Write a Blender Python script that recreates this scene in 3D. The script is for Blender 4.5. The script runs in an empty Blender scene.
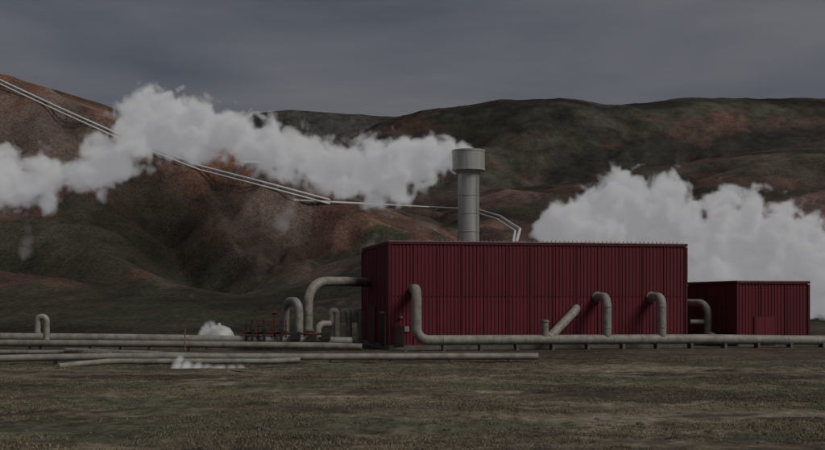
import bpy, bmesh, math, random
import numpy as np
from mathutils import Vector, Matrix
random.seed(3); rng=np.random.default_rng(7)
sc=bpy.context.scene
F=1146.0; HY=300.0; CX=412.5; ZC=5.5
def W(px,py,D): return Vector(((px-CX)/F*D, D, ZC+(HY-py)/F*D))

# ---------------- noise ----------------
TAB=rng.random((256,256))
def vn(x,y,s=0):
    x=np.asarray(x,float)+s*17.3; y=np.asarray(y,float)+s*9.1
    xi=np.floor(x).astype(int); yi=np.floor(y).astype(int)
    fx=x-xi; fy=y-yi; fx=fx*fx*fx*(fx*(fx*6-15)+10); fy=fy*fy*fy*(fy*(fy*6-15)+10)
    a=TAB[xi&255,yi&255]; b=TAB[(xi+1)&255,yi&255]; c=TAB[xi&255,(yi+1)&255]; d=TAB[(xi+1)&255,(yi+1)&255]
    return (a*(1-fx)+b*fx)*(1-fy)+(c*(1-fx)+d*fx)*fy
def fbm(x,y,o=5,s=0,g=.5):
    r=0;a=1;t=0
    for i in range(o):
        r=r+a*vn(x,y,s+i*3); t+=a; a*=g
        x,y=(x*1.6+y*1.2),(y*1.6-x*1.2)
    return r/t
def ridged(x,y,o=4,s=0):
    r=0;a=1;t=0
    for i in range(o):
        n=1-abs(2*vn(x,y,s+i*5)-1); r=r+a*n*n; t+=a; a*=.4
        x,y=(x*1.8+y*.8),(y*1.8-x*.8)
    return r/t
def sstep(a,b,x):
    t=np.clip((x-a)/(b-a),0,1); return t*t*(3-2*t)

# ---------------- hills ----------------
LAY=[
 dict(D=600.,Y0=165.,p=1.15,pts=[(-900,60),(-400,45),(-150,55),(0,74),(50,86),(100,101),(130,113),(165,124),(200,136),(250,152),(300,176),(340,196),(380,212),(430,232),(490,262),(560,290),(640,300)]),
 dict(D=330.,Y0=150.,p=1.0,pts=[(150,300),(230,300),(275,282),(320,262),(370,246),(430,243),(520,246),(600,262),(700,285),(800,300)]),
 dict(D=950.,Y0=260.,p=1.25,pts=[(200,300),(300,240),(340,214),(400,198),(460,191),(520,187),(570,181),(650,168),(720,157),(825,140),(1000,118),(1300,100),(1700,110)]),
 dict(D=1700.,Y0=1000.,p=1.0,pts=[(100,300),(200,215),(300,165),(360,132),(385,119),(420,110),(500,99),(560,97),(600,104),(640,102),(680,98),(780,97),(825,99),(1000,96),(1500,110)]),
 dict(D=2800.,Y0=1900.,p=1.1,pts=[(-800,110),(0,120),(130,119),(200,117),(290,109),(330,112),(385,115),(450,119),(600,124),(1200,120)]),
]
for L in LAY:
    D=L['D']; a=np.array(L['pts'],float)
    L['X']=(a[:,0]-CX)/F*D; L['Z']=np.where(a[:,1]>=299,0,ZC+(HY-a[:,1])/F*D)
def layers(x,y):
    out=[]
    for i,L in enumerate(LAY):
        D=L['D']; xx=x+ (fbm(x/(.16*D),y/(.16*D),2,i*11)-.5)*.10*D*sstep(0,1,np.abs(y-D)/(.4*D))
        H=np.interp(xx,L['X'],L['Z'])
        s=np.clip((y-L['Y0'])/(D-L['Y0']),0,1)
        f=s**L['p']; f=f*.55+.45*(f*f*(3-2*f))
        back=1-.35*sstep(0,1,(y-D)/(D*.8))
        out.append(H*f*back)
    return out
def gul(x,y):
    wx=(fbm(x/110,y/130,2,77)-.5)*70
    return ridged((x+wx+.55*y)/110,(y-.55*x)/420,2,2), ridged((x+wx*.5+.2*y)/42,(y+.1*x)/190,2,9)
CARVE=[]
def carve(x,y):
    tot=0
    for P,w,d in CARVE:
        best=np.full(np.shape(x),1e9)
        wob=(fbm(x/40,y/40,3,33)-.5)*w*1.2
        for (ax,ay),(bx,by) in zip(P[:-1],P[1:]):
            vx,vy=bx-ax,by-ay; L2=vx*vx+vy*vy
            t=np.clip(((x-ax)*vx+(y-ay)*vy)/L2,0,1)
            best=np.minimum(best,np.hypot(x-ax-t*vx,(y-ay-t*vy)))
        q=np.abs(best+wob)/w
        tot=np.maximum(tot,d*np.exp(-np.minimum(q,8)**1.35))
    return tot*(1-sstep(1450,1620,y))
def height(x,y):
    x=np.asarray(x,float); y=np.asarray(y,float)
    ls=layers(x,y)
    p=7.; tot=0; wa=0
    for l,wt in zip(ls,(1.,.45,.42,.75,.4)):
        e=np.maximum(l,0)**p; tot=tot+e; wa=wa+e*wt
    z=tot**(1/p); wa=wa/np.maximum(tot,1e-9)
    amp=sstep(3,60,z)*wa
    g,g2=gul(x,y); g=g-.4; g2=g2-.4
    crest=sstep(.80,.97,y/600)*(1-sstep(1.,1.2,y/600))+sstep(.85,.97,y/950)*(1-sstep(1.,1.12,y/950))+1.0*sstep(1350,1620,y)
    z=z+amp*(g*24+g2*6)*(1-.75*np.clip(crest,0,1.05))
    if CARVE: z=z-carve(x,y)*sstep(2,30,z)
    z=z+sstep(2,30,z)*(fbm(x/24,y/30,4,5)-.5)*2.8
    z=z+(fbm(x/14,y/14,3,1)-.5)*.35*(1-.6*sstep(80,105,y)*(1-sstep(155,200,y)))
    z=z+(fbm(x/1.6,y/1.6,3,4)-.5)*.24*(1-sstep(112,118,y)*(1-sstep(150,170,y)))
    return z
def ghit(px,py,y0=150,y1=2500):
    ys=np.geomspace(y0,y1,1500); xs=(px-CX)/F*ys; zr=ZC+(HY-py)/F*ys
    h=height(xs,ys); k=np.argmax(h>=zr)
    if h[k]<zr[k]: return None
    return Vector((xs[k],ys[k],h[k]))
def gz_at(x,y): return float(height(np.array([x]),np.array([y]))[0])
tmp=[]
for pts,w_,d_ in (([(140,150),(165,190),(195,228),(230,262),(275,296)],22,22),([(300,205),(275,232),(240,262)],15,13),
    ([(-40,215),(40,240),(110,272),(170,305)],18,14),([(60,105),(95,150),(120,190)],14,9),([(215,165),(235,200),(250,235)],14,11),
    ([(10,110),(20,160),(30,205)],15,8),([(350,222),(320,250),(285,272)],11,8),
    ([(830,168),(740,190),(650,212),(560,232)],24,15),([(690,170),(600,200),(520,222)],22,13),([(430,196),(450,214),(470,236)],20,10),
    ([(640,108),(600,135),(540,160)],70,26),([(780,104),(720,125),(660,150)],70,26),([(470,112),(450,140),(440,170)],60,22)):
    P=[]
    for q_ in pts:
        h_=ghit(*q_)
        if h_ is not None: P.append((h_.x,h_.y))
    if len(P)>1: tmp.append((P,w_,d_))
CARVE=tmp

# ---------------- material helpers ----------------
def newmat(n):
    m=bpy.data.materials.new(n); m.use_nodes=True; nt=m.node_tree
    return m,nt,nt.nodes['Principled BSDF']
def N(nt,t,**k):
    n=nt.nodes.new(t)
    for a,b in k.items(): setattr(n,a,b)
    return n
def simple(name,col,rough=.6,metal=0,var=.25,scale=1.5,streak=False,bump=.0,dirt=None):
    m,nt,b=newmat(name)
    tc=N(nt,'ShaderNodeTexCoord'); mp=N(nt,'ShaderNodeMapping'); nz=N(nt,'ShaderNodeTexNoise')
    nt.links.new(tc.outputs['Object'],mp.inputs[0]); nt.links.new(mp.outputs[0],nz.inputs['Vector'])
    if streak: mp.inputs['Scale'].default_value=(2.5,2.5,.18)
    nz.inputs['Scale'].default_value=scale; nz.inputs['Detail'].default_value=7; nz.inputs['Roughness'].default_value=.65
    r=N(nt,'ShaderNodeValToRGB'); nt.links.new(nz.outputs[0],r.inputs[0])
    d=dirt or tuple(c*(1-var*1.6) for c in col)
    r.color_ramp.elements[0].position=.3; r.color_ramp.elements[0].color=(*d,1)
    r.color_ramp.elements[1].position=.65; r.color_ramp.elements[1].color=(*[min(1,c*(1+var*.4)) for c in col],1)
    nt.links.new(r.outputs[0],b.inputs['Base Color'])
    b.inputs['Roughness'].default_value=rough; b.inputs['Metallic'].default_value=metal
    if bump:
        bm=N(nt,'ShaderNodeBump'); bm.inputs['Strength'].default_value=bump; bm.inputs['Distance'].default_value=.05
        nt.links.new(nz.outputs[0],bm.inputs['Height']); nt.links.new(bm.outputs[0],b.inputs['Normal'])
    return m
M_red=simple('red_cladding',(.128,.0055,.0145),.62,0,.16,.8,True)
M_red2=simple('red_cladding_lower',(.150,.009,.020),.62,0,.24,.8,True)
M_redtrim=simple('red_trim',(.080,.006,.011),.55)
M_trim=simple('roof_trim',(.34,.25,.25),.5)
M_conc=simple('concrete',(.15,.135,.12),.9,0,.3,2,False,.3)
M_pipe=simple('pipe_cladding',(.30,.285,.25),.65,.05,.28,1.1,False,.04,(.17,.155,.13))
M_pipe2=simple('weathered_pipe',(.25,.235,.20),.7,.05,.3,.9,False,.04,(.13,.115,.095))
M_white=simple('white_pipe',(.62,.62,.61),.6,0,.05,.3)
M_stack=simple('stack_metal',(.42,.42,.39),.45,.25,.16,.9,True)
M_dark=simple('dark_metal',(.03,.03,.03),.6)
M_door=simple('door_dark',(.025,.01,.012),.5)
M_redp=simple('red_paint',(.14,.02,.018),.5)
M_orange=simple('orange_paint',(.30,.15,.05),.6)

# ---------------- mesh helpers ----------------
def empty(name,loc=(0,0,0)):
    e=bpy.data.objects.new(name,None); e.location=loc; sc.collection.objects.link(e); return e
def mk(name,verts,faces,mat,parent=None,smooth=False):
    me=bpy.data.meshes.new(name); me.from_pydata([tuple(v) for v in verts],[],faces); me.update()
    if smooth:
        for p in me.polygons: p.use_smooth=True
    me.materials.append(mat)
    o=bpy.data.objects.new(name,me); sc.collection.objects.link(o)
    if parent: o.parent=parent; o.matrix_parent_inverse=Matrix.Translation(-Vector(parent.location))
    return o
def path(pts,R):
    pts=[Vector(p) for p in pts]; out=[pts[0]]
    for i in range(1,len(pts)-1):
        p=pts[i]; a=(pts[i-1]-p); b=(pts[i+1]-p); la,lb=a.length,b.length; a/=la; b/=lb
        th=math.pi-a.angle(b)
        if th<.03: out.append(p); continue
        d=min(R*math.tan(th/2),la*.48,lb*.48); k=4/3*math.tan(th/4)/math.tan(th/2)
        p0=p+a*d; p3=p+b*d; p1=p0-a*d*k; p2=p3-b*d*k
        n=max(4,int(th/.13))
        for j in range(n+1):
            t=j/n; out.append(p0*(1-t)**3+p1*3*t*(1-t)**2+p2*3*t*t*(1-t)+p3*t**3)
    out.append(pts[-1]); return out
def tube(name,pts,r,mat,parent=None,R=1.2,segs=18,band=3.0,cap=True):
    P=path(pts,R); Q=[(P[0],r)]
    for i in range(1,len(P)):
        a,b=P[i-1],P[i]; L=(b-a).length
        if band and L>band*.8:
            n=int(L/band)
            for k in range(n):
                t=(k+.5)/n*L; dr=(b-a)/L
                for o,rr in ((-.06,r),(-.055,r*1.05),(.055,r*1.05),(.06,r)): Q.append((a+dr*(t+o),rr))
        Q.append((b,r))
    verts=[];faces=[]
    T=[]
    for i in range(len(Q)):
        a=Q[max(0,i-1)][0]; b=Q[min(len(Q)-1,i+1)][0]; T.append((b-a).normalized())
    up=Vector((0,0,1)) if abs(T[0].z)<.9 else Vector((0,1,0))
    nrm=(up-T[0]*up.dot(T[0])).normalized()
    for i,(p,rr) in enumerate(Q):
        nrm=(nrm-T[i]*nrm.dot(T[i])).normalized(); bn=T[i].cross(nrm)
        for s in range(segs):
            a=2*math.pi*s/segs; verts.append(p+nrm*math.cos(a)*rr+bn*math.sin(a)*rr)
        if i:
            for s in range(segs):
                s2=(s+1)%segs; o=(i-1)*segs; faces.append((o+s,o+s2,o+segs+s2,o+segs+s))
    if cap:
        faces.append(tuple(range(segs-1,-1,-1))); o=(len(Q)-1)*segs; faces.append(tuple(o+s for s in range(segs)))
    o=mk(name,verts,faces,mat,parent,True)
    for p in o.data.polygons:
        if len(p.vertices)>4: p.use_smooth=False
    md=o.modifiers.new('es','EDGE_SPLIT'); md.split_angle=math.radians(50)
    return o
def box(name,c,size,mat,parent=None,ax=(1,0),bev=0.0):
    u=Vector((ax[0],ax[1],0)).normalized(); n=Vector((-u.y,u.x,0)); c=Vector(c)
    vs=[c+u*(sx*size[0]/2)+n*(sy*size[1]/2)+Vector((0,0,sz*size[2]/2)) for sx in(-1,1) for sy in(-1,1) for sz in(-1,1)]
    f=[(0,1,3,2),(4,6,7,5),(0,4,5,1),(2,3,7,6),(0,2,6,4),(1,5,7,3)]
    o=mk(name,vs,f,mat,parent)
    if bev:
        m=o.modifiers.new('b','BEVEL'); m.width=bev; m.segments=2
    return o

# ---------------- terrain ----------------
rows=np.concatenate([np.linspace(-120,30,16)[:-1],np.geomspace(30,200,320)[:-1],np.geomspace(200,1100,340)[:-1],np.geomspace(1100,5000,120)])
k=np.linspace(-1,1,820); t=np.sign(k)*np.abs(k)**1.5*.95
Y,T_=np.meshgrid(rows,t,indexing='ij'); X=T_*(np.maximum(Y,0)+120)
Z=height(X,Y)
nr,nc=X.shape
co=np.stack([X,Y,Z],-1).reshape(-1,3)
idx=np.arange(nr*nc).reshape(nr,nc)
q=np.stack([idx[:-1,:-1],idx[:-1,1:],idx[1:,1:],idx[1:,:-1]],-1).reshape(-1,4)
me=bpy.data.meshes.new('ground_terrain')
me.vertices.add(nr*nc); me.vertices.foreach_set('co',co.ravel())
me.loops.add(q.size); me.loops.foreach_set('vertex_index',q.ravel().astype(np.int32))
me.polygons.add(len(q)); me.polygons.foreach_set('loop_start',np.arange(0,q.size,4,dtype=np.int32))
me.polygons.foreach_set('use_smooth',np.ones(len(q),bool)); me.update(calc_edges=True)
def mixc(a,b,f): return a*(1-f[...,None])+np.array(b)*f[...,None]
ls=layers(X,Y); st=np.stack(ls,-1); dom=np.argmax(st,-1)
g,g2=gul(X,Y); cv=carve(X,Y)
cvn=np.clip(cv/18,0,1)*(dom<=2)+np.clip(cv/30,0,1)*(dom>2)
C=np.zeros(X.shape+(3,))+np.array((.092,.054,.042))
n1=fbm(X/90,Y/200,6,21,.6); n2=fbm(X/34,Y/110,6,31,.6); n4=fbm(X/200,Y/240,3,23)
C=mixc(C,(.043,.032,.029),sstep(.47,.54,n1)*(dom<=1)*.9)
C=mixc(C,(.150,.080,.055),sstep(.50,.58,n2)*sstep(.40,.6,n4)*.9)
C=mixc(C,(.125,.098,.084),sstep(.52,.58,fbm(X/30,Y/130,6,36,.62))*.65)
elev=Z
mo=fbm(X/45,Y/130,6,51,.62)
C=mixc(C,(.046,.047,.030),sstep(.46,.52,mo+.26*(1-sstep(3,34,elev))-.13)*(dom<=1)*.9)
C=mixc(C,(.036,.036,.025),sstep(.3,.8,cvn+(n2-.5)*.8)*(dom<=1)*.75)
f3=(dom==3).astype(float); f2=(dom==2).astype(float)
C=mixc(C,(.060,.059,.043),sstep(.38,.50,n1+.04)*f3*.95)
C=mixc(C,(.098,.062,.050),f3*sstep(.50,.55,fbm(X/260,Y/120,6,64,.58))*.85)
C=mixc(C,(.031,.031,.027),f3*sstep(.50,.54,fbm(X/230,Y/110,6,66,.62))*.85)
C=mixc(C,(.125,.082,.066),f2*.8)
C=mixc(C,(.060,.055,.040),f2*sstep(.51,.56,fbm(X/170,Y/70,6,61,.6)+.06*(1-sstep(20,90,elev)))*.85)
C=mixc(C,(.062,.042,.036),f2*sstep(.51,.56,fbm(X/200,Y/60,6,63,.6))*.85)
C=mixc(C,(.044,.046,.043),(dom==4)*.9)
cav=np.clip(.62+.75*sstep(.1,.6,g)+.3*(g2-.4),.3,1.4)*(1-.45*cvn); cav=1+(cav-1)*sstep(6,25,elev)  # valley shading painted into the colour: gullies darkened, ridges lightened
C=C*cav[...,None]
near=1-sstep(140,185,Y+ (fbm(X/20,Y/20,3,71)-.5)*30)
pl=np.zeros_like(C)+np.array((.200,.168,.118))
pl=mixc(pl,(.125,.104,.074),sstep(.47,.54,fbm(X/10,Y/4.5,6,81,.62)))
pl=mixc(pl,(.078,.062,.050),sstep(.52,.58,fbm(X/15,Y/5.5,6,83,.62))*.85)
pl=mixc(pl,(.28,.24,.175),sstep(.52,.59,fbm(X/8,Y/3,6,85,.62))*.75)
pl=mixc(pl,(.105,.104,.066),sstep(.51,.58,fbm(X/14,Y/6,6,87,.62))*.75)
pl=mixc(pl,(.078,.060,.048),sstep(88,106,Y+(fbm(X/8,Y/8,4,91)-.5)*30)*.75)
C=C*(1-near[...,None])+pl*near[...,None]
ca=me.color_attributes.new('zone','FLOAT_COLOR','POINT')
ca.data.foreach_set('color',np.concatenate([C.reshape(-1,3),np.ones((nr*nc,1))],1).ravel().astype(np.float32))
m,nt,b=newmat('terrain_soil')
at=N(nt,'ShaderNodeVertexColor'); at.layer_name='zone'
geo=N(nt,'ShaderNodeNewGeometry')
def tn(scale,det=8,rough=.7,mp=None):
    n=N(nt,'ShaderNodeTexNoise'); n.inputs['Scale'].default_value=scale; n.inputs['Detail'].default_value=det; n.inputs['Roughness'].default_value=rough
    mm=N(nt,'ShaderNodeMapping'); mm.inputs['Scale'].default_value=mp or (1,1,1)
    nt.links.new(geo.outputs['Position'],mm.inputs[0]); nt.links.new(mm.outputs[0],n.inputs['Vector']); return n
a1=tn(1.1,10,.72,(1,.6,1)); a2=tn(.045,12,.74,(1,.45,1))
def rmp(src,lo,hi,o0,o1):
    r=N(nt,'ShaderNodeMapRange'); nt.links.new(src.outputs[0],r.inputs[0])
    for i,v in zip((1,2,3,4),(lo,hi,o0,o1)): r.inputs[i].default_value=v
    return r
r1=rmp(a1,.38,.62,.6,1.42); r2=rmp(a2,.38,.62,.6,1.4)
mu=N(nt,'ShaderNodeMath',operation='MULTIPLY'); nt.links.new(r1.outputs[0],mu.inputs[0]); nt.links.new(r2.outputs[0],mu.inputs[1])
vm=N(nt,'ShaderNodeVectorMath',operation='SCALE'); nt.links.new(at.outputs[0],vm.inputs[0]); nt.links.new(mu.outputs[0],vm.inputs['Scale'])
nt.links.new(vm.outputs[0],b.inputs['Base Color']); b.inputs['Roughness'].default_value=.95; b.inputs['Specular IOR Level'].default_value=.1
bm1=N(nt,'ShaderNodeBump'); bm1.inputs['Strength'].default_value=.6; bm1.inputs['Distance'].default_value=.10; nt.links.new(a1.outputs[0],bm1.inputs['Height'])
bm2=N(nt,'ShaderNodeBump'); bm2.inputs['Strength'].default_value=.6; bm2.inputs['Distance'].default_value=3.5; nt.links.new(a2.outputs[0],bm2.inputs['Height'])
nt.links.new(bm1.outputs[0],bm2.inputs['Normal']); nt.links.new(bm2.outputs[0],b.inputs['Normal'])
me.materials.append(m)
g_o=bpy.data.objects.new('ground_terrain',me); sc.collection.objects.link(g_o)

# ---------------- grass (one mesh) ----------------
NT=90000
gy=36+ (rng.random(NT)**1.25)*75; gx=(rng.random(NT)-.5)*2*(gy*.42+5)
msk=fbm(gx/6,gy/3,5,101,.6)>(.45+.10*rng.random(NT)); gx=gx[msk]; gy=gy[msk]
nb=5; gx=np.repeat(gx,nb)+rng.normal(0,.10,len(gx)*nb); gy=np.repeat(gy,nb)+rng.normal(0,.10,len(gy)*nb)
gz=height(gx,gy)-.02; n=len(gx)
ang=rng.random(n)*6.283; h=.03+.11*rng.random(n)*(.5+fbm(gx/3,gy/3,2,103)); w=.012+.016*rng.random(n)
lean=rng.normal(0,.09,(n,2))
A=np.stack([gx-np.cos(ang)*w,gy-np.sin(ang)*w,gz],-1); B=np.stack([gx+np.cos(ang)*w,gy+np.sin(ang)*w,gz],-1)
Cc=np.stack([gx+lean[:,0],gy+lean[:,1],gz+h],-1)
vv=np.stack([A,B,Cc],1).reshape(-1,3)
gm=bpy.data.meshes.new('grass'); gm.vertices.add(len(vv)); gm.vertices.foreach_set('co',vv.ravel())
gm.loops.add(len(vv)); gm.loops.foreach_set('vertex_index',np.arange(len(vv),dtype=np.int32))
gm.polygons.add(n); gm.polygons.foreach_set('loop_start',np.arange(0,len(vv),3,dtype=np.int32)); gm.update(calc_edges=True)
cc=np.array([(.22,.185,.125),(.27,.23,.16),(.14,.125,.08),(.175,.145,.10)])[rng.integers(0,4,n)]*(.65+.7*fbm(gx/7,gy/4,3,107))[:,None]
ca=gm.color_attributes.new('blade','FLOAT_COLOR','POINT')
ca.data.foreach_set('color',np.concatenate([np.repeat(cc,3,0),np.ones((len(vv),1))],1).ravel().astype(np.float32))
mg,nt,b=newmat('dry_grass'); at=N(nt,'ShaderNodeVertexColor'); at.layer_name='blade'; nt.links.new(at.outputs[0],b.inputs['Base Color']); b.inputs['Roughness'].default_value=.9
b.inputs['Specular IOR Level'].default_value=.1
gm.materials.append(mg); go=bpy.data.objects.new('grass',gm); sc.collection.objects.link(go)

# ---------------- rocks (one mesh) ----------------
bmr=bmesh.new()
for i in range(420):
    y=random.uniform(42,122); x=random.uniform(-.4,.4)*y; s=random.uniform(.05,.16)*(1.8 if random.random()<.08 else 1)
    z=gz_at(x,y)
    r=bmesh.ops.create_icosphere(bmr,subdivisions=1,radius=s)
    sx,sy,sz=random.uniform(.7,1.5),random.uniform(.7,1.3),random.uniform(.4,.8)
    for v in r['verts']:
        v.co=Vector((v.co.x*sx,v.co.y*sy,v.co.z*sz))*random.uniform(.8,1.15)+Vector((x,y,z))
rm=bpy.data.meshes.new('rocks'); bmr.to_mesh(rm); bmr.free(); rm.materials.append(simple('rock',(.14,.12,.1),.95,0,.4,4))
ro=bpy.data.objects.new('rocks',rm); sc.collection.objects.link(ro)

# ---------------- buildings ----------------
U=Vector((.9797,.2006,0)); NO=Vector((.2006,-.9797,0))
class Frame:
    def __init__(s,o): s.o=Vector(o)
    def __call__(s,a,out,z): return s.o+U*a+NO*out+Vector((0,0,z))
def s_at(fr,px,out):
    q=(px-CX)/F; o=fr.o+NO*out
    return (q*o.y-o.x)/(U.x-q*U.y)
def wall(name,p0,dirv,outv,L,z0,z1,mat,parent,pitch=.42,dep=.07):
    n=int(round(L/pitch)); pitch=L/n; prof=[]
    for i in range(n):
        for f,d in ((0,0),(.38,0),(.48,dep),(.90,dep)): prof.append(((i+f)*pitch,d))
    prof.append((L,0))
    vs=[];fs=[]
    for a,d in prof:
        for z in (z0,z1):
            vs.append(Vector(p0)+dirv*a+outv*d+Vector((0,0,z)))
    for i in range(len(prof)-1): fs.append((2*i,2*i+2,2*i+3,2*i+1))
    return mk(name,vs,fs,mat,parent)
def hall(name,fr,L,Dp,Hh,split):
    e=empty(name,fr.o)
    corners=[(fr(0,0,0),U,NO,L),(fr(L,0,0),-NO,U,Dp),(fr(L,-Dp,0),-U,-NO,L),(fr(0,-Dp,0),NO,-U,Dp)]
    for i,(p,d,o,l) in enumerate(corners):
        nm=['front_wall','right_wall','rear_wall','left_wall'][i]
        if split:
            wall(nm+'_lower',p,d,o,l,.5,split-.03,M_red2,e); wall(nm+'_upper',p+o*.015,d,o,l,split+.03,Hh,M_red,e)
            box(nm+'_seam',p+d*(l/2)+o*.05+Vector((0,0,split)),(l,.07,.05),M_redtrim,e,(d.x,d.y))
        else: wall(nm,p,d,o,l,.4,Hh,M_red,e)
        box(nm+'_plinth',p+d*(l/2)+o*.0+Vector((0,0,-.1)),(l+.1,.28,1.2),M_conc,e,(d.x,d.y))
        k=int(l/2.52)
        for j in range(1,k):
            box(nm+f'_seam_{j}',p+d*(l*j/k)+o*.09+Vector((0,0,(Hh+.55)/2)),(.06,.05,Hh-.6),M_redtrim,e,(d.x,d.y))
        box(nm+'_fascia',p+d*(l/2)+o*.12+Vector((0,0,Hh-.10)),(l+.36,.12,.26),M_redtrim,e,(d.x,d.y))
        box(nm+'_coping',p+d*(l/2)+o*.08+Vector((0,0,Hh+.085)),(l+.36,.30,.10),M_trim,e,(d.x,d.y))
    for a,b_,o1,o2 in ((0,0,-1,1),(L,0,1,1),(L,-Dp,1,-1),(0,-Dp,-1,-1)):
        box('corner_flashing',fr(a+o1*.05,b_+o2*.05,Hh/2+.15),(.26,.26,Hh-.9),M_redtrim,e,(U.x,U.y))
    box('roof',fr(L/2,-Dp/2,Hh-.05),(L-.2,Dp-.2,.2),M_conc,e,(U.x,U.y))
    return e
B1=Frame((-2.5,126,0)); H1=11.9
main=hall('power_station_hall',B1,34.9,18.6,H1,5.9)
for j in range(58):
    box(f'roof_clip_{j}',B1(5+j*.51,-.5,H1+.26),(.07,.07,.18),M_trim,main,(U.x,U.y))
LW=-U
def leftbox(name,back,z,w,h,mat,off=.12,parent=main):
    return box(name,B1(0,-back,z)+LW*off,(w,.1,h),mat,parent,(NO.x,NO.y))
leftbox('door_frame',3.6,2.2,3.2,4.0,M_trim,.13); leftbox('door',3.6,2.15,2.8,3.7,M_door,.18)
leftbox('roller_door',11,2.6,5.0,4.6,M_redtrim,.14)
box('wall_lamp',B1(1.2,.25,3.6),(.35,.25,.2),M_trim,main,(U.x,U.y))
box('notice_sign',B1(1.9,.17,2.3),(.5,.04,.6),M_trim,main,(U.x,U.y))
box('front_door_frame',B1(1.0,.13,1.55),(1.2,.1,2.4),M_redtrim,main,(U.x,U.y)); box('front_door',B1(1.0,.17,1.5),(.95,.08,2.15),M_door,main,(U.x,U.y))
B2=Frame((38.3,135,0)); H2=7.65
small=hall('annex_building',B2,9.1,13.4,H2,0)
box('double_door_frame',B2(3.4,.14,1.9),(2.7,.1,3.5),M_redtrim,small,(U.x,U.y)); box('double_door',B2(3.4,.18,1.85),(2.4,.08,3.2),M_red2,small,(U.x,U.y))
box('door_gap',B2(3.4,.225,1.85),(.05,.03,3.1),M_door,small,(U.x,U.y))

# ---------------- chimney ----------------
ch=empty('exhaust_stack',W(468.5,300,152)*1.0); c=W(468.5,300,152); c.z=0
def lathe(name,c,prof,mat,parent,segs=40,smooth=True):
    vs=[];fs=[]
    for r,z in prof:
        for s in range(segs):
            a=2*math.pi*s/segs; vs.append(c+Vector((r*math.cos(a),r*math.sin(a),z)))
    for i in range(len(prof)-1):
        for s in range(segs):
            s2=(s+1)%segs; fs.append((i*segs+s,i*segs+s2,(i+1)*segs+s2,(i+1)*segs+s))
    o=mk(name,vs,fs,mat,parent,smooth)
    md=o.modifiers.new('es','EDGE_SPLIT'); md.split_angle=math.radians(35); return o
pr=[(1.42,0)]
for z in np.arange(2.5,21.5,2.4): pr+=[(1.42,z),(1.47,z+.01),(1.47,z+.10),(1.42,z+.11)]
pr+=[(1.42,22.6)]
lathe('shaft',c,pr,M_stack,ch)
lathe('cap',c,[(1.42,22.2),(2.10,22.65),(2.22,22.66),(2.22,22.85),(2.16,22.87),(2.16,25.1),(2.22,25.12),(2.22,25.35),(1.95,25.35),(1.95,23)],M_stack,ch)
for dx in (-.25,.25): tube('ladder_rail',[c+Vector((1.2+dx*.6,-1.0+dx*.5,1)),c+Vector((1.2+dx*.6,-1.0+dx*.5,21.9))],.035,M_pipe2,ch,segs=6,band=0)

# ---------------- wall pipes & main pipeline ----------------
def yz(fr,out,a,py):
    p=fr(a,out,0); return ZC+(HY-py)/F*p.y
mp=empty('steam_pipeline',B1(0,3,0))
a0=s_at(B1,416.5,3.1)
zt=yz(B1,3.1,a0,290)
tube('main_pipe',[B1(a0+.35,-.3,zt+.1),B1(a0,3.1,zt+.1),B1(a0,3.1,1.15),B1(20,3.1,1.1),B1(36,3.1,1.05),B1(48,3.1,.85),B1(75,3.1,.55)],.55,M_pipe,mp,R=1.3,segs=24,band=3.2)
for a in np.arange(a0+3,60,4.1):
    box('saddle',B1(a,3.1,.28),(.3,1.0,.62),M_conc,mp,(U.x,U.y))
def wallpipe(name,px,py,r,zb=1.1,out=3.1):
    a=s_at(B1,px,out); z=yz(B1,out,a,py)
    e=empty(name,B1(a,out,z))
    tube('pipe',[B1(a,-.3,z),B1(a,out,z),B1(a,out,zb)],r,M_pipe,e,R=1.1,segs=20,band=0)
    tube('flange',[B1(a,.05,z),B1(a,.25,z)],r*1.25,M_pipe2,e,band=0)
    tube('joint_band',[B1(a,out,zb+1.2),B1(a,out,zb+1.32)],r*1.06,M_pipe2,e,band=0)
    tube('joint_band_top',[B1(a,out,z-1.2),B1(a,out,z-1.08)],r*1.05,M_pipe2,e,band=0)
    return e
wallpipe('vent_pipe',607,297,.5); wallpipe('vent_pipe',662,297,.5)
e=empty('vent_pipe',B1(15,3,0))
ad=s_at(B1,573,.2); bd=s_at(B1,549,3.1)
tube('diagonal_pipe',[B1(ad+.6,-.4,yz(B1,.2,ad,309)+.1),B1(ad,.9,yz(B1,.9,ad,311)),B1(bd,3.1,1.3)],.5,M_pipe,e,R=.8,band=1.2)
bs=s_at(B1,544.5,3.0); tube('capped_stub',[B1(bs,3.1,1.1),B1(bs,3.1,yz(B1,3.1,bs,320))],.42,M_pipe,e,band=0)
tube('stub_flange',[B1(bs,3.1,yz(B1,3.1,bs,322)),B1(bs,3.1,yz(B1,3.1,bs,320.5))],.5,M_pipe2,e,band=0)
e=empty('connecting_pipe',B2(-2,0,0))
D=138; tube('pipe',[W(684,303,D+3),W(708,303,D),W(708,342,D)],.45,M_pipe,e,R=1.4,band=0)
tube('side_pipe',[W(690,322,D),W(708,322,D+.2)],.3,M_pipe2,e,band=0); tube('run_out',[W(708,334,D),W(716,338,D-2),W(730,339,D-3)],.4,M_pipe,e,R=.6,band=0)

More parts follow.
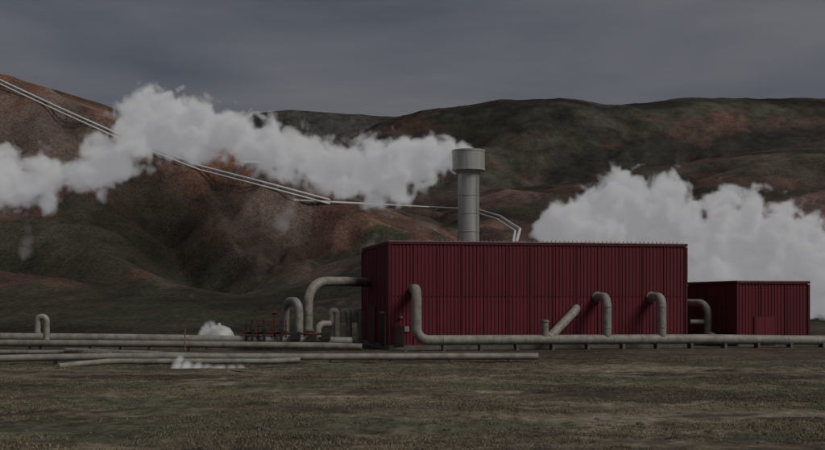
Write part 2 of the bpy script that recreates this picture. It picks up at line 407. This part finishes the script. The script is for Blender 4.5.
# ---------------- pipes left of hall ----------------
def run(name,pts,r,mat,leg=6,segs=18,band=4.,R=1.5):
    P=[W(*p) for p in pts]; e=empty(name,P[0])
    tube('pipe',P,r,mat,e,R=R,segs=segs,band=band)
    if leg:
        for a,b_ in zip(P[:-1],P[1:]):
            L=(b_-a).length; n=int(L/leg)
            for i in range(n):
                p=a.lerp(b_,(i+.5)/n)
                gz=gz_at(p.x,p.y)
                top=p.z-r*.7
                if top-gz>.05:
                    box('support_leg',(p.x,p.y,(top+gz-.3)/2),(.16,.5,top-gz+.3),M_dark,e)
                    box('support_shoe',(p.x,p.y,top+.03),(.3,r*1.6,.1),M_dark,e)
    return e
run('pipeline',[(-160,336.5,128),(0,337,127.5),(120,338,127),(352,341.5,126)],.45,M_pipe)
run('pipeline',[(-160,344,122),(0,343,122.5),(160,344,123),(330,346,124),(362,347,124)],.36,M_pipe2)
def loop(name,x1,x2,ytop,y1,y2,D,r,R=1.5,dy=0):
    e=empty(name,W(x1,y1,D)); tube('bend',[W(x1,y1,D),W(x1,ytop,D),W(x2,ytop,D+dy),W(x2,y2,D+dy)],r,M_pipe,e,R=R,band=0,segs=20)
    for x,y,dd in((x1,y1,0),(x2,y2,dy)):
        p=W(x,y,D+dd); tube('flange',[p-Vector((0,0,.05)),p+Vector((0,0,.15))],r*1.3,M_pipe2,e,band=0)
    return e
loop('expansion_loop',46.5,37.5,317,343,333,124,.34,.9)
loop('expansion_loop',299,285.5,301.5,343,341,128,.47,1.2,3)
e=empty('inlet_pipe',W(308,340,130))
tube('pipe',[W(308,344,130),W(308,281.5,130),W(345,281.5,134),W(376,283,141)],.55,M_pipe,e,R=2.6,segs=24,band=2.2)
tube('flange',[W(308,331,130),W(308,329,130)],.72,M_pipe2,e,band=0)
loop('relief_pipe',337,331,311,342,322,131,.36,.6); loop('relief_pipe',349,343,311,342,322,132,.36,.6); loop('relief_pipe',360,355,311,342,322,133,.33,.6)
tube('bend_low',[W(318,344,128),W(318,324,128),W(330,324,129)],.38,M_pipe,e,R=.9,band=0)
run('ground_pipe',[(-160,361,98),(0,358.5,98),(110,356.5,99),(300,357,100),(538,356.5,101)],.30,M_pipe,leg=5)
run('ground_pipe',[(66,350.5,112),(150,354,106),(262,358.5,101)],.26,M_pipe,leg=5)
run('ground_pipe',[(58,366.5,93),(78,364,95),(110,361.5,96.5),(270,361.5,97.5),(300,360,98)],.24,M_pipe,leg=5)
run('ground_pipe',[(-100,352,114),(60,352.5,113),(110,354,108)],.24,M_pipe2,leg=5)
run('drain_pipe',[(232,370.5,88),(276,375,85)],.09,M_pipe2,leg=0,band=0)
# ---------------- valve platform ----------------
vp=empty('valve_platform',W(265,340,127))
def st(name,a,b_,r=.07,m=M_redp): tube(name,[W(*a),W(*b_)],r,m,vp,segs=8,band=0)
for D in (126,129):
    for x in (246,258,272,286,): st('post',(x,347,D),(x,321,D),.06)
    st('top_rail',(246,321,D),(286,321,D),.045); st('mid_rail',(246,326,D),(286,326,D),.04)
    st('deck_beam',(243,333,D),(330,334,D),.12)
box('deck',(W(266,332,127.5)),(4.6,3.2,.12),M_redtrim,vp)
st('mast',(274.5,347,127),(274.5,311,127),.11); st('mast_top',(272,313,127),(277,313,127),.16)
for x in (252,264,281): 
    p=W(x,328,125.5); 
    tube('valve_stem',[p,p+Vector((0,0,.8))],.06,M_dark,vp,band=0,segs=8)
    tube('valve_body',[p-Vector((0,.3,.2)),p+Vector((0,.3,-.2))],.28,M_dark,vp,band=0)
    tube('hand_wheel',[p+Vector((0,0,.8)),p+Vector((0,0,.85))],.24,M_redp,vp,band=0)
    box('valve_foot',p-Vector((0,0,1.4)),(.3,.3,2.2),M_dark,vp)
for x,y in ((296,336),(312,338),(326,336)): box('equipment_box',W(x,y,125.5),(1.0,.6,.9),M_dark,vp,bev=.04)
e=empty('marker_post',W(185,348,122)); tube('post',[W(185,350,121),W(185,330,121)],.07,M_orange,e,segs=8,band=0); tube('cap',[W(185,331,121),W(185,329.5,121)],.10,M_orange,e,segs=8,band=0)
wd=empty('wellhead_dome',W(216,340,132)); p=W(219,300,134); p.z=0
lathe('dome',p,[(1.9,0),(1.9,.9),(1.85,1.2),(1.6,1.75),(1.2,2.2),(.7,2.45),(.25,2.55),(.22,2.8),(0,2.82)],simple('white_fibreglass',(.5,.5,.48),.5,0,.15),wd,32)
tube('side_duct',[p+Vector((1.2,-.5,1.0)),p+Vector((3.0,-.8,.9)),p+Vector((3.0,-.8,0))],.3,M_pipe,wd,R=.5,band=0)

# ---------------- pipelines on the hills ----------------
def drape(name,pts,r,off=(0,0)):
    S=[]
    for (x0,y0),(x1,y1) in zip(pts[:-1],pts[1:]):
        n=max(2,int(math.hypot(x1-x0,y1-y0)/7))
        for i in range(n): S.append((x0+(x1-x0)*i/n,y0+(y1-y0)*i/n))
    S.append(pts[-1])
    Ds=[]
    for x,y in S:
        h=ghit(x+off[0],y+off[1]+1.2); Ds.append(h.y if h else np.nan)
    Ds=np.array(Ds); ok=~np.isnan(Ds); Ds=np.interp(np.arange(len(Ds)),np.flatnonzero(ok),Ds[ok])
    Dm=np.pad(Ds,3,'edge'); Ds2=np.min(np.stack([Dm[i:i+len(Ds)] for i in range(7)]),0)
    Dm=np.pad(Ds2,3,'edge'); Ds2=np.mean(np.stack([Dm[i:i+len(Ds)] for i in range(7)]),0)
    Ds2=np.minimum(Ds2,Ds)
    P=[W(x+off[0],y+off[1],D) for (x,y),D in zip(S,Ds2)]
    e=empty(name,P[0]); tube('pipe',P,r,M_white,e,R=2,segs=8,band=0)
    for i,p in enumerate(P):
        g=gz_at(p.x,p.y)
        if .3<p.z-g<8 and i%2==0: box('support',(p.x,p.y,(p.z+g-1-r)/2),(.22,.22,max(.3,p.z-g+.8-r)),M_conc,e)
HP=[(-30,66),(0,80),(60,108),(125,137),(200,166),(270,184),(330,200)]
drape('hillside_pipeline',HP,.5)
drape('hillside_pipeline',HP,.42,(0,4))
drape('hillside_pipeline',[(294,200.5),(350,203),(420,206.5),(478,209.5),(500,216),(520,229),(516,243)],.5)
drape('hillside_pipeline',[(478,213),(497,219),(515,231),(513,243)],.42)
h=ghit(254,167)
if h:
    e=empty('hillside_shed',h)
    s=h.y/F; hw,dp,hh=11*s,5*s,2.0*s
    vs=[h+Vector((sx*hw,sy*dp,-3)) for sx in(-1,1) for sy in(-1,1)]+[h+Vector((sx*hw,sy*dp,hh*.5+1)) for sx in(-1,1) for sy in(-1,1)]+[h+Vector((-hw*.9,0,hh*2.3+1)),h+Vector((hw*.9,0,hh*1.7+1))]
    mk('walls',vs,[(0,1,5,4),(2,6,7,3),(0,4,6,2),(1,3,7,5)],M_conc,e)
    mk('roof',vs,[(4,8,9,6),(5,7,9,8),(4,5,8),(6,9,7)],M_white,e)

# ---------------- steam volumes ----------------
def steam_mat(name,dens,emi,g=-.3):
    m=bpy.data.materials.new(name); m.use_nodes=True; nt=m.node_tree; nt.nodes.clear()
    o=N(nt,'ShaderNodeOutputMaterial'); v=N(nt,'ShaderNodeVolumePrincipled'); nt.links.new(v.outputs[0],o.inputs['Volume'])
    v.inputs['Color'].default_value=(1,1,1,1); v.inputs['Density'].default_value=dens; v.inputs['Anisotropy'].default_value=g
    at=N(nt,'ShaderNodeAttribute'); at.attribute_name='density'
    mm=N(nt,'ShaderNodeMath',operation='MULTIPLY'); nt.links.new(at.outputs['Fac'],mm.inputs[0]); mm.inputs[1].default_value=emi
    nt.links.new(mm.outputs[0],v.inputs['Emission Strength']); v.inputs['Emission Color'].default_value=(.97,.97,1,1)  # steam glows faintly: added emission stands in for multiply scattered light
    return m
def plume(name,puffs,D,vox,nscale,amp,mat,drift=0,sharp=2.5,fade=None):
    P=[]
    for i,(x,y,r) in enumerate(puffs):
        d=D+drift*i/len(puffs)+random.uniform(-1,1)*r*D/F*.4
        w=W(x,y,d); P.append((w,r*D/F))
    org=sum((p[0] for p in P),Vector())/len(P)
    lo=[min(p[0][k]-p[1]*1.5 for p in P)-org[k] for k in range(3)]; hi=[max(p[0][k]+p[1]*1.5 for p in P)-org[k] for k in range(3)]
    g=bpy.data.node_groups.new(name,'GeometryNodeTree'); g.interface.new_socket('Geometry',in_out='OUTPUT',socket_type='NodeSocketGeometry')
    n=g.nodes; l=g.links
    go=n.new('NodeGroupOutput'); vc=n.new('GeometryNodeVolumeCube'); sm=n.new('GeometryNodeSetMaterial'); sm.inputs['Material'].default_value=mat
    l.new(vc.outputs[0],sm.inputs[0]); l.new(sm.outputs[0],go.inputs[0])
    vc.inputs['Min'].default_value=lo; vc.inputs['Max'].default_value=hi
    for k,nm in enumerate(('X','Y','Z')): vc.inputs['Resolution '+nm].default_value=max(8,min(420,int((hi[k]-lo[k])/vox)))
    pos=n.new('GeometryNodeInputPosition')
    wn=n.new('ShaderNodeTexNoise'); wn.inputs['Scale'].default_value=nscale*.45; wn.inputs['Detail'].default_value=2; l.new(pos.outputs[0],wn.inputs['Vector'])
    ws=n.new('ShaderNodeVectorMath'); ws.operation='SUBTRACT'; l.new(wn.outputs['Color'],ws.inputs[0]); ws.inputs[1].default_value=(.5,.5,.5)
    wk=n.new('ShaderNodeVectorMath'); wk.operation='SCALE'; l.new(ws.outputs[0],wk.inputs[0]); wk.inputs['Scale'].default_value=1.2/nscale*.8
    wp=n.new('ShaderNodeVectorMath'); wp.operation='ADD'; l.new(pos.outputs[0],wp.inputs[0]); l.new(wk.outputs[0],wp.inputs[1])
    cur=None
    for w,r in P:
        ds=n.new('ShaderNodeVectorMath'); ds.operation='DISTANCE'; l.new(wp.outputs[0],ds.inputs[0]); ds.inputs[1].default_value=w-org
        ma=n.new('ShaderNodeMath'); ma.operation='MULTIPLY_ADD'; l.new(ds.outputs['Value'],ma.inputs[0]); ma.inputs[1].default_value=-1/r; ma.inputs[2].default_value=1
        if cur is None: cur=ma
        else:
            mx=n.new('ShaderNodeMath'); mx.operation='SMOOTH_MAX'; l.new(cur.outputs[0],mx.inputs[0]); l.new(ma.outputs[0],mx.inputs[1]); mx.inputs[2].default_value=.15; cur=mx
    nz=n.new('ShaderNodeTexNoise'); nz.inputs['Scale'].default_value=nscale; nz.inputs['Detail'].default_value=7; nz.inputs['Roughness'].default_value=.56; nz.inputs['Distortion'].default_value=.4; l.new(pos.outputs[0],nz.inputs['Vector'])
    a=n.new('ShaderNodeMath'); a.operation='MULTIPLY_ADD'; l.new(nz.outputs[0],a.inputs[0]); a.inputs[1].default_value=amp; a.inputs[2].default_value=-amp*.55
    s=n.new('ShaderNodeMath'); s.operation='ADD'; l.new(cur.outputs[0],s.inputs[0]); l.new(a.outputs[0],s.inputs[1])
    k=n.new('ShaderNodeMath'); k.operation='MULTIPLY'; k.use_clamp=True; l.new(s.outputs[0],k.inputs[0]); k.inputs[1].default_value=sharp
    out=k
    if fade:
        sx=n.new('ShaderNodeSeparateXYZ'); l.new(pos.outputs[0],sx.inputs[0])
        mr=n.new('ShaderNodeMapRange'); l.new(sx.outputs[0],mr.inputs[0])
        for i,v in zip((1,2,3,4),(lo[0],hi[0],fade,1.)): mr.inputs[i].default_value=v
        out=n.new('ShaderNodeMath'); out.operation='MULTIPLY'; l.new(k.outputs[0],out.inputs[0]); l.new(mr.outputs[0],out.inputs[1])
    l.new(out.outputs[0],vc.inputs['Density'])
    me=bpy.data.meshes.new(name); o=bpy.data.objects.new(name,me); o.location=org; sc.collection.objects.link(o)
    md=o.modifiers.new('steam','NODES'); md.node_group=g; me.materials.append(mat)
    return o
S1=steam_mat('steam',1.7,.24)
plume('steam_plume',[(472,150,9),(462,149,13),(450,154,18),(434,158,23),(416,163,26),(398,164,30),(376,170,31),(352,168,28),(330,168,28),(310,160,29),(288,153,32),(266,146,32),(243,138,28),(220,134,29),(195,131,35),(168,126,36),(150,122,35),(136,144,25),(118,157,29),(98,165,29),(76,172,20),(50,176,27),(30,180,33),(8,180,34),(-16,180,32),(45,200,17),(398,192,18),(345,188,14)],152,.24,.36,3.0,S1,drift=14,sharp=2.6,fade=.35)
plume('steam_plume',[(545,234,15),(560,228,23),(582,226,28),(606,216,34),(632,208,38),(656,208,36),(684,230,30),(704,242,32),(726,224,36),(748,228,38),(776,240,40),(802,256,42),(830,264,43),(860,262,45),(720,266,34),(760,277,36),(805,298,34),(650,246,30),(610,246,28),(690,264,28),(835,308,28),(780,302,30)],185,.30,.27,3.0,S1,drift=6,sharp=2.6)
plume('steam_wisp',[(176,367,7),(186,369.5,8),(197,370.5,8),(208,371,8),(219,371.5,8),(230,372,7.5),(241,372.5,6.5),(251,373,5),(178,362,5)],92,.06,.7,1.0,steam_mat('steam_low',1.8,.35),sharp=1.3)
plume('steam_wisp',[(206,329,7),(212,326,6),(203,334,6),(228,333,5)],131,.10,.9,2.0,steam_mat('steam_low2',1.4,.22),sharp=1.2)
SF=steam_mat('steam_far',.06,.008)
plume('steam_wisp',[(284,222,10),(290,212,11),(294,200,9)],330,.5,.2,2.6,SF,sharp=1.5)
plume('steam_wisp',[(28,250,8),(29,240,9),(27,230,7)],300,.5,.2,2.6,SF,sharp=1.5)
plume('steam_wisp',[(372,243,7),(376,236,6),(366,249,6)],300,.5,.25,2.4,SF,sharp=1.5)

# ---------------- light ----------------
w=bpy.data.worlds.new('World'); sc.world=w; w.use_nodes=True; nt=w.node_tree; bg=nt.nodes['Background']
sky=N(nt,'ShaderNodeTexSky',sky_type='NISHITA'); sky.sun_disc=False
az=math.radians(126); el=math.radians(44)
sky.sun_elevation=el; sky.sun_rotation=az
tc=N(nt,'ShaderNodeTexCoord'); mpn=N(nt,'ShaderNodeMapping'); mpn.inputs['Scale'].default_value=(1,1,5.0); mpn.inputs['Rotation'].default_value=(0,.05,0)
nt.links.new(tc.outputs['Generated'],mpn.inputs[0])
nz=N(nt,'ShaderNodeTexNoise'); nz.inputs['Scale'].default_value=2.4; nz.inputs['Detail'].default_value=7; nz.inputs['Roughness'].default_value=.5; nz.inputs['Distortion'].default_value=.3; nt.links.new(mpn.outputs[0],nz.inputs['Vector'])
cr=N(nt,'ShaderNodeValToRGB'); nt.links.new(nz.outputs[0],cr.inputs[0])
E=cr.color_ramp.elements; E[0].position=.34; E[0].color=(.60,.68,.87,1); E[1].position=.66; E[1].color=(1.40,1.39,1.50,1)
mxn=N(nt,'ShaderNodeMix',data_type='RGBA'); mxn.inputs[0].default_value=.93
sk=N(nt,'ShaderNodeVectorMath',operation='SCALE'); sk.inputs['Scale'].default_value=.5; nt.links.new(sky.outputs[0],sk.inputs[0])
nt.links.new(sk.outputs[0],mxn.inputs[6]); nt.links.new(cr.outputs[0],mxn.inputs[7]); nt.links.new(mxn.outputs[2],bg.inputs[0]); bg.inputs[1].default_value=.1
sl=bpy.data.lights.new('sun','SUN'); sl.energy=1.5; sl.angle=math.radians(24); sl.color=(1,.95,.88)
so=bpy.data.objects.new('sun',sl); sc.collection.objects.link(so)
sd=Vector((math.sin(az)*math.cos(el),math.cos(az)*math.cos(el),math.sin(el))); so.rotation_euler=sd.to_track_quat('Z','Y').to_euler()
# ---------------- camera ----------------
cam=bpy.data.cameras.new('camera'); cam.sensor_width=36; cam.lens=F*36/825; cam.shift_y=(HY-225)/825; cam.clip_end=9000; cam.clip_start=.5
co_=bpy.data.objects.new('camera',cam); co_.location=(0,0,ZC); co_.rotation_euler=(math.pi/2,0,0); sc.collection.objects.link(co_); sc.camera=co_
sc.view_settings.view_transform='Standard'; sc.view_settings.look='None'; sc.view_settings.exposure=0
